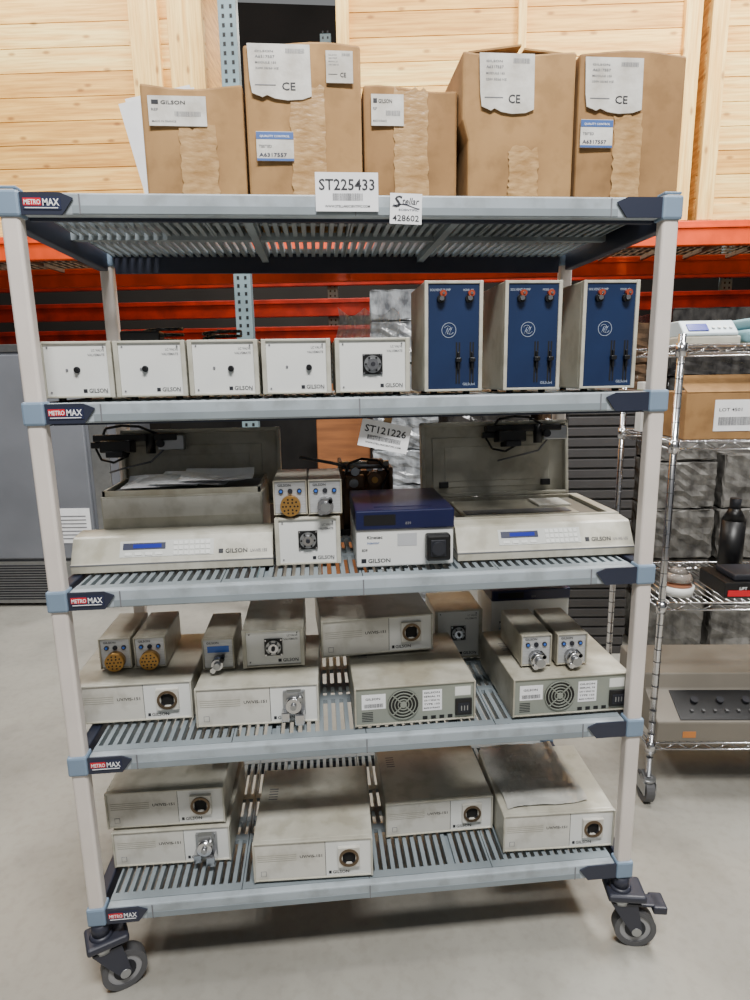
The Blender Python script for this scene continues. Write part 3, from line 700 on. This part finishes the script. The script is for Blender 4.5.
goods('tray_stack','tall stack of dark grey plastic trays','tray stack',(3.45,3.85,-.75,-.35,0,1.55),mat('grey_tray',(66,64,64),.25),rib=.06)
goods('wrapped_load','stack of boxes wrapped in clear shiny film','wrapped goods',(3.95,4.32,-.75,-.15,.0,1.45),WRAP)
goods('wrapped_load','stack of brown boxes wrapped in shiny film','wrapped goods',(4.36,5.0,-.72,-.15,.0,1.25),WRAP)
# ------------------------------------------------------------------ chrome wire rack
RO=Vector((1.885,.575,0)); RA=-.118
def rk(x,y,z):
    c,s=math.cos(RA),math.sin(RA); return (RO.x+x*c-y*s,RO.y+x*s+y*c,z)
wr=thing('wire_rack','chrome wire shelving rack on casters','shelf unit',tuple(RO),RA)
RW,RD=1.2,.50; RZ=[1.765,1.434,.836,.263]
for x in (0,RW):
    for y in (0,RD):
        p=P(); p.cyl(x,y,.12,.0127,1.68,'z',CHROME,16); k=.2
        while k<1.78: p.ring(x,y,k,.0134,.012,.002,DARK,'z',16); k+=.05
        p.make('post',wr,'chrome post')
        p=P(); p.cyl(x,y,.10,.03,.012,'z',STEEL); 
        for s in (-1,1): p.box(x+s*.022-.002,x+s*.022+.002,y-.03,y+.05,.05,.10,STEEL)
        c=p.make('caster',wr,'steel swivel caster')
        p=P(); p.ring(x-.016,y+.02,.0605,.06,.035,.032,RUBBER,'x',28); p.cyl(x-.014,y+.02,.0605,.036,.028,'x',DARK,20); p.make('wheel',c,'grey wheel')
for z in RZ:
    p=P()
    for y in (0,RD):
        p.tube([(0,y,z-.003),(RW,y,z-.003)],.0036,CHROME); p.tube([(0,y,z-.03),(RW,y,z-.03)],.0036,CHROME)
        n=24
        p.tube([(RW*i/n,y,z-.003 if i%2==0 else z-.03) for i in range(n+1)],.0022,CHROME,6)
    for x in (0,RW): p.tube([(x,0,z-.003),(x,RD,z-.003)],.0036,CHROME); p.tube([(x,0,z-.03),(x,RD,z-.03)],.0036,CHROME)
    i=.03
    while i<RW: p.tube([(i,0,z-.0025),(i,RD,z-.0025)],.0022,CHROME,6); i+=.028
    for x in (0,RW):
        for y in (0,RD): p.cyl(x,y,z-.04,.019,.045,'z',CHROME,16)
    p.make('wire_shelf',wr,'chrome wire shelf')
t=thing('bench_scale','white and pale blue bench scale with keypad','scale',rk(.02,.06,RZ[0]),RA)
p=P(); p.box(0,.21,0,.18,0,.03,BEIGE,.006); p.prism([(0,.03),(0,.04),(.05,.085),(.12,.085),(.12,.03)],.01,.20,mat('pale_blue_plastic',(190,204,210),.4),.004); p.make('body',t)
p=P(); p.X=Matrix.Translation((0,0,.042))@Matrix.Rotation(.72,4,'X'); p.box(.03,.10,.008,.045,-.001,.003,LCD)
for i in range(4): p.cyl(.12+.02*i,.025,0,.006,.004,'z',WHITE,10)
p.make('keypad',t,'display and keypad')
t=thing('folded_cloth','teal folded cloth bag','cloth',rk(.24,.05,RZ[0]),RA)
p=P(); p.box(0,.22,0,.2,0,.05,TEAL,.018,4); p.box(.02,.2,.01,.18,.05,.09,TEAL,.016,4); p.make('folds',t)
t=thing('cardboard_box','open brown cardboard box with white label on a wire shelf','box',rk(.05,.04,RZ[1]),RA)
p=P(); p.box(0,.40,0,.3,0,.165,KRAFT2,.004); p.make('box_body',t)
p=P(); p.box(.10,.25,-.003,0,.03,.14,PAPER); p.barcode(.115,.23,.05,.08,-.0036); p.text('LOT 4501',.115,-.0036,.1,.016,DARK,width=.08); p.make('shipping_label',t,'white label')
p=P(); p.X=Matrix.Translation((0,0,.165))@Matrix.Rotation(.5,4,'X'); p.box(0,.40,0,.12,0,.004,KRAFT2); p.make('flap',t)
t=thing('carton','small white and green carton','box',rk(.02,.36,RZ[1]),RA)
p=P(); p.box(0,.06,0,.06,0,.2,WHITE,.002); p.box(-.001,.061,-.001,.061,.14,.17,mat('green_print',(110,160,60),.5)); p.make('box_body',t)
CP=mat('clear_lid',(215,205,195),.08,trans=.7)
t=thing('round_device','small round white device with a clear domed lid','lab device',rk(.10,.10,RZ[2]),RA)
p=P(); p.cyl(0,0,0,.055,.035,'z',WHITE,28,.060); p.cyl(0,0,.035,.052,.02,'z',mat('amber_rotor',(170,110,80),.4),28,.045); p.make('base',t)
p=P(); p.cyl(0,0,.056,.056,.03,'z',CP,28,.040); p.cyl(0,0,.086,.040,.018,'z',CP,28,.016); p.cyl(0,0,.104,.008,.012,'z',CHROME,14); p.make('lid',t,'clear domed lid')
t=thing('instrument_tray','low black box with a red front strip','box',rk(.25,.04,RZ[2]),RA)
p=P(); p.box(0,.4,0,.2,0,.06,BLACK,.004); p.make('body',t)
p=P(); p.box(.01,.36,-.004,.0,.008,.03,RED); p.text('LIFT',.05,-.005,.034,.016,PAPER); p.make('strip',t,'red printed strip')
p=P(); p.box(.04,.36,.02,.16,.06,.085,DARK,.006); p.make('tray',t,'dark upper tray')
t=thing('black_bottle','slim black bottle with a narrow neck','bottle',rk(.40,.30,RZ[2]),RA)
p=P(); p.cyl(0,0,0,.045,.24,'z',BLACK,28); p.cyl(0,0,.24,.045,.05,'z',BLACK,28,.02); p.make('bottle_body',t)
p=P(); p.cyl(0,0,.29,.021,.04,'z',DARK,20); p.make('cap',t,'dark cap')
t=thing('console_instrument','large taupe console with black sloped control face','lab instrument',rk(.02,.0,RZ[3]),RA)
p=P(); TAU=mat('taupe_enamel',(116,110,100),.5)
p.prism([(0,0),(0,.085),(.13,.155),(.15,.215),(.42,.215),(.42,0)],0,.75,TAU,.006); p.make('housing',t)
p=P(); p.X=Matrix.Translation((0,0,.085))@Matrix.Rotation(math.atan2(.07,.13),4,'X'); p.box(.09,.72,.008,.140,0,.004,BLACK,.001)
for i in range(9): p.box(.14+.045*i,.15+.045*i,.04,.05,.004,.012,RUBBER)
for i in range(3): p.cyl(.17+.1*i,.09,.004,.014,.014,'z',DARK,16)
p.X=Matrix.Identity(4); p.make('control_face',t,'black control face with knobs')
p=P(); p.box(.1,.15,-.0015,0,.02,.045,mat('red_yellow_sticker',(190,120,60),.5)); p.make('sticker',t,'orange sticker')
# ------------------------------------------------------------------ light
w=bpy.data.worlds.new('World'); SC.world=w; w.use_nodes=True
w.node_tree.nodes['Background'].inputs['Color'].default_value=(.97,.985,1,1); w.node_tree.nodes['Background'].inputs['Strength'].default_value=.23
def area(loc,size,e,rot=(0,0,0),col=(1,.985,.955)):
    l=bpy.data.lights.new('ceiling_or_fill_light','AREA'); l.shape='RECTANGLE'; l.size,l.size_y=size; l.energy=e; l.color=col
    o=bpy.data.objects.new('ceiling_or_fill_light',l); COL.objects.link(o); o.location=loc; o.rotation_euler=rot
area((.9,-2.2,4.8),(1.6,.5),310,(math.radians(29),0,0)); area((-1.6,1.6,5.4),(.6,2.2),120); area((3.0,.5,5.0),(.6,1.8),300); area((.7,1.7,5.6),(5,.4),200,(math.radians(42),0,0))
area((1.6,4.75,4.8),(5,.4),260,(math.radians(12),0,BA),(1,.9,.8))  # added fill lamp brightening the far dark red beams, not a known fixture
# ------------------------------------------------------------------ camera
cd=bpy.data.cameras.new('camera'); cam=bpy.data.objects.new('camera',cd); COL.objects.link(cam); SC.camera=cam
pitch,yaw,roll=.1996,.0896,-.0172
f=Vector((math.sin(yaw)*math.cos(pitch),math.cos(yaw)*math.cos(pitch),-math.sin(pitch)))
r=Vector((math.cos(yaw),-math.sin(yaw),0)); u=r.cross(f)
r2=r*math.cos(roll)+u*math.sin(roll); u2=-r*math.sin(roll)+u*math.cos(roll)
M=Matrix((r2,u2,-f)).transposed().to_4x4(); M.translation=Vector((.6388,-1.5023,1.6834)); cam.matrix_world=M
cd.sensor_fit='VERTICAL'; cd.sensor_height=36; cd.lens=622.12/1000*36; cd.clip_start=.05
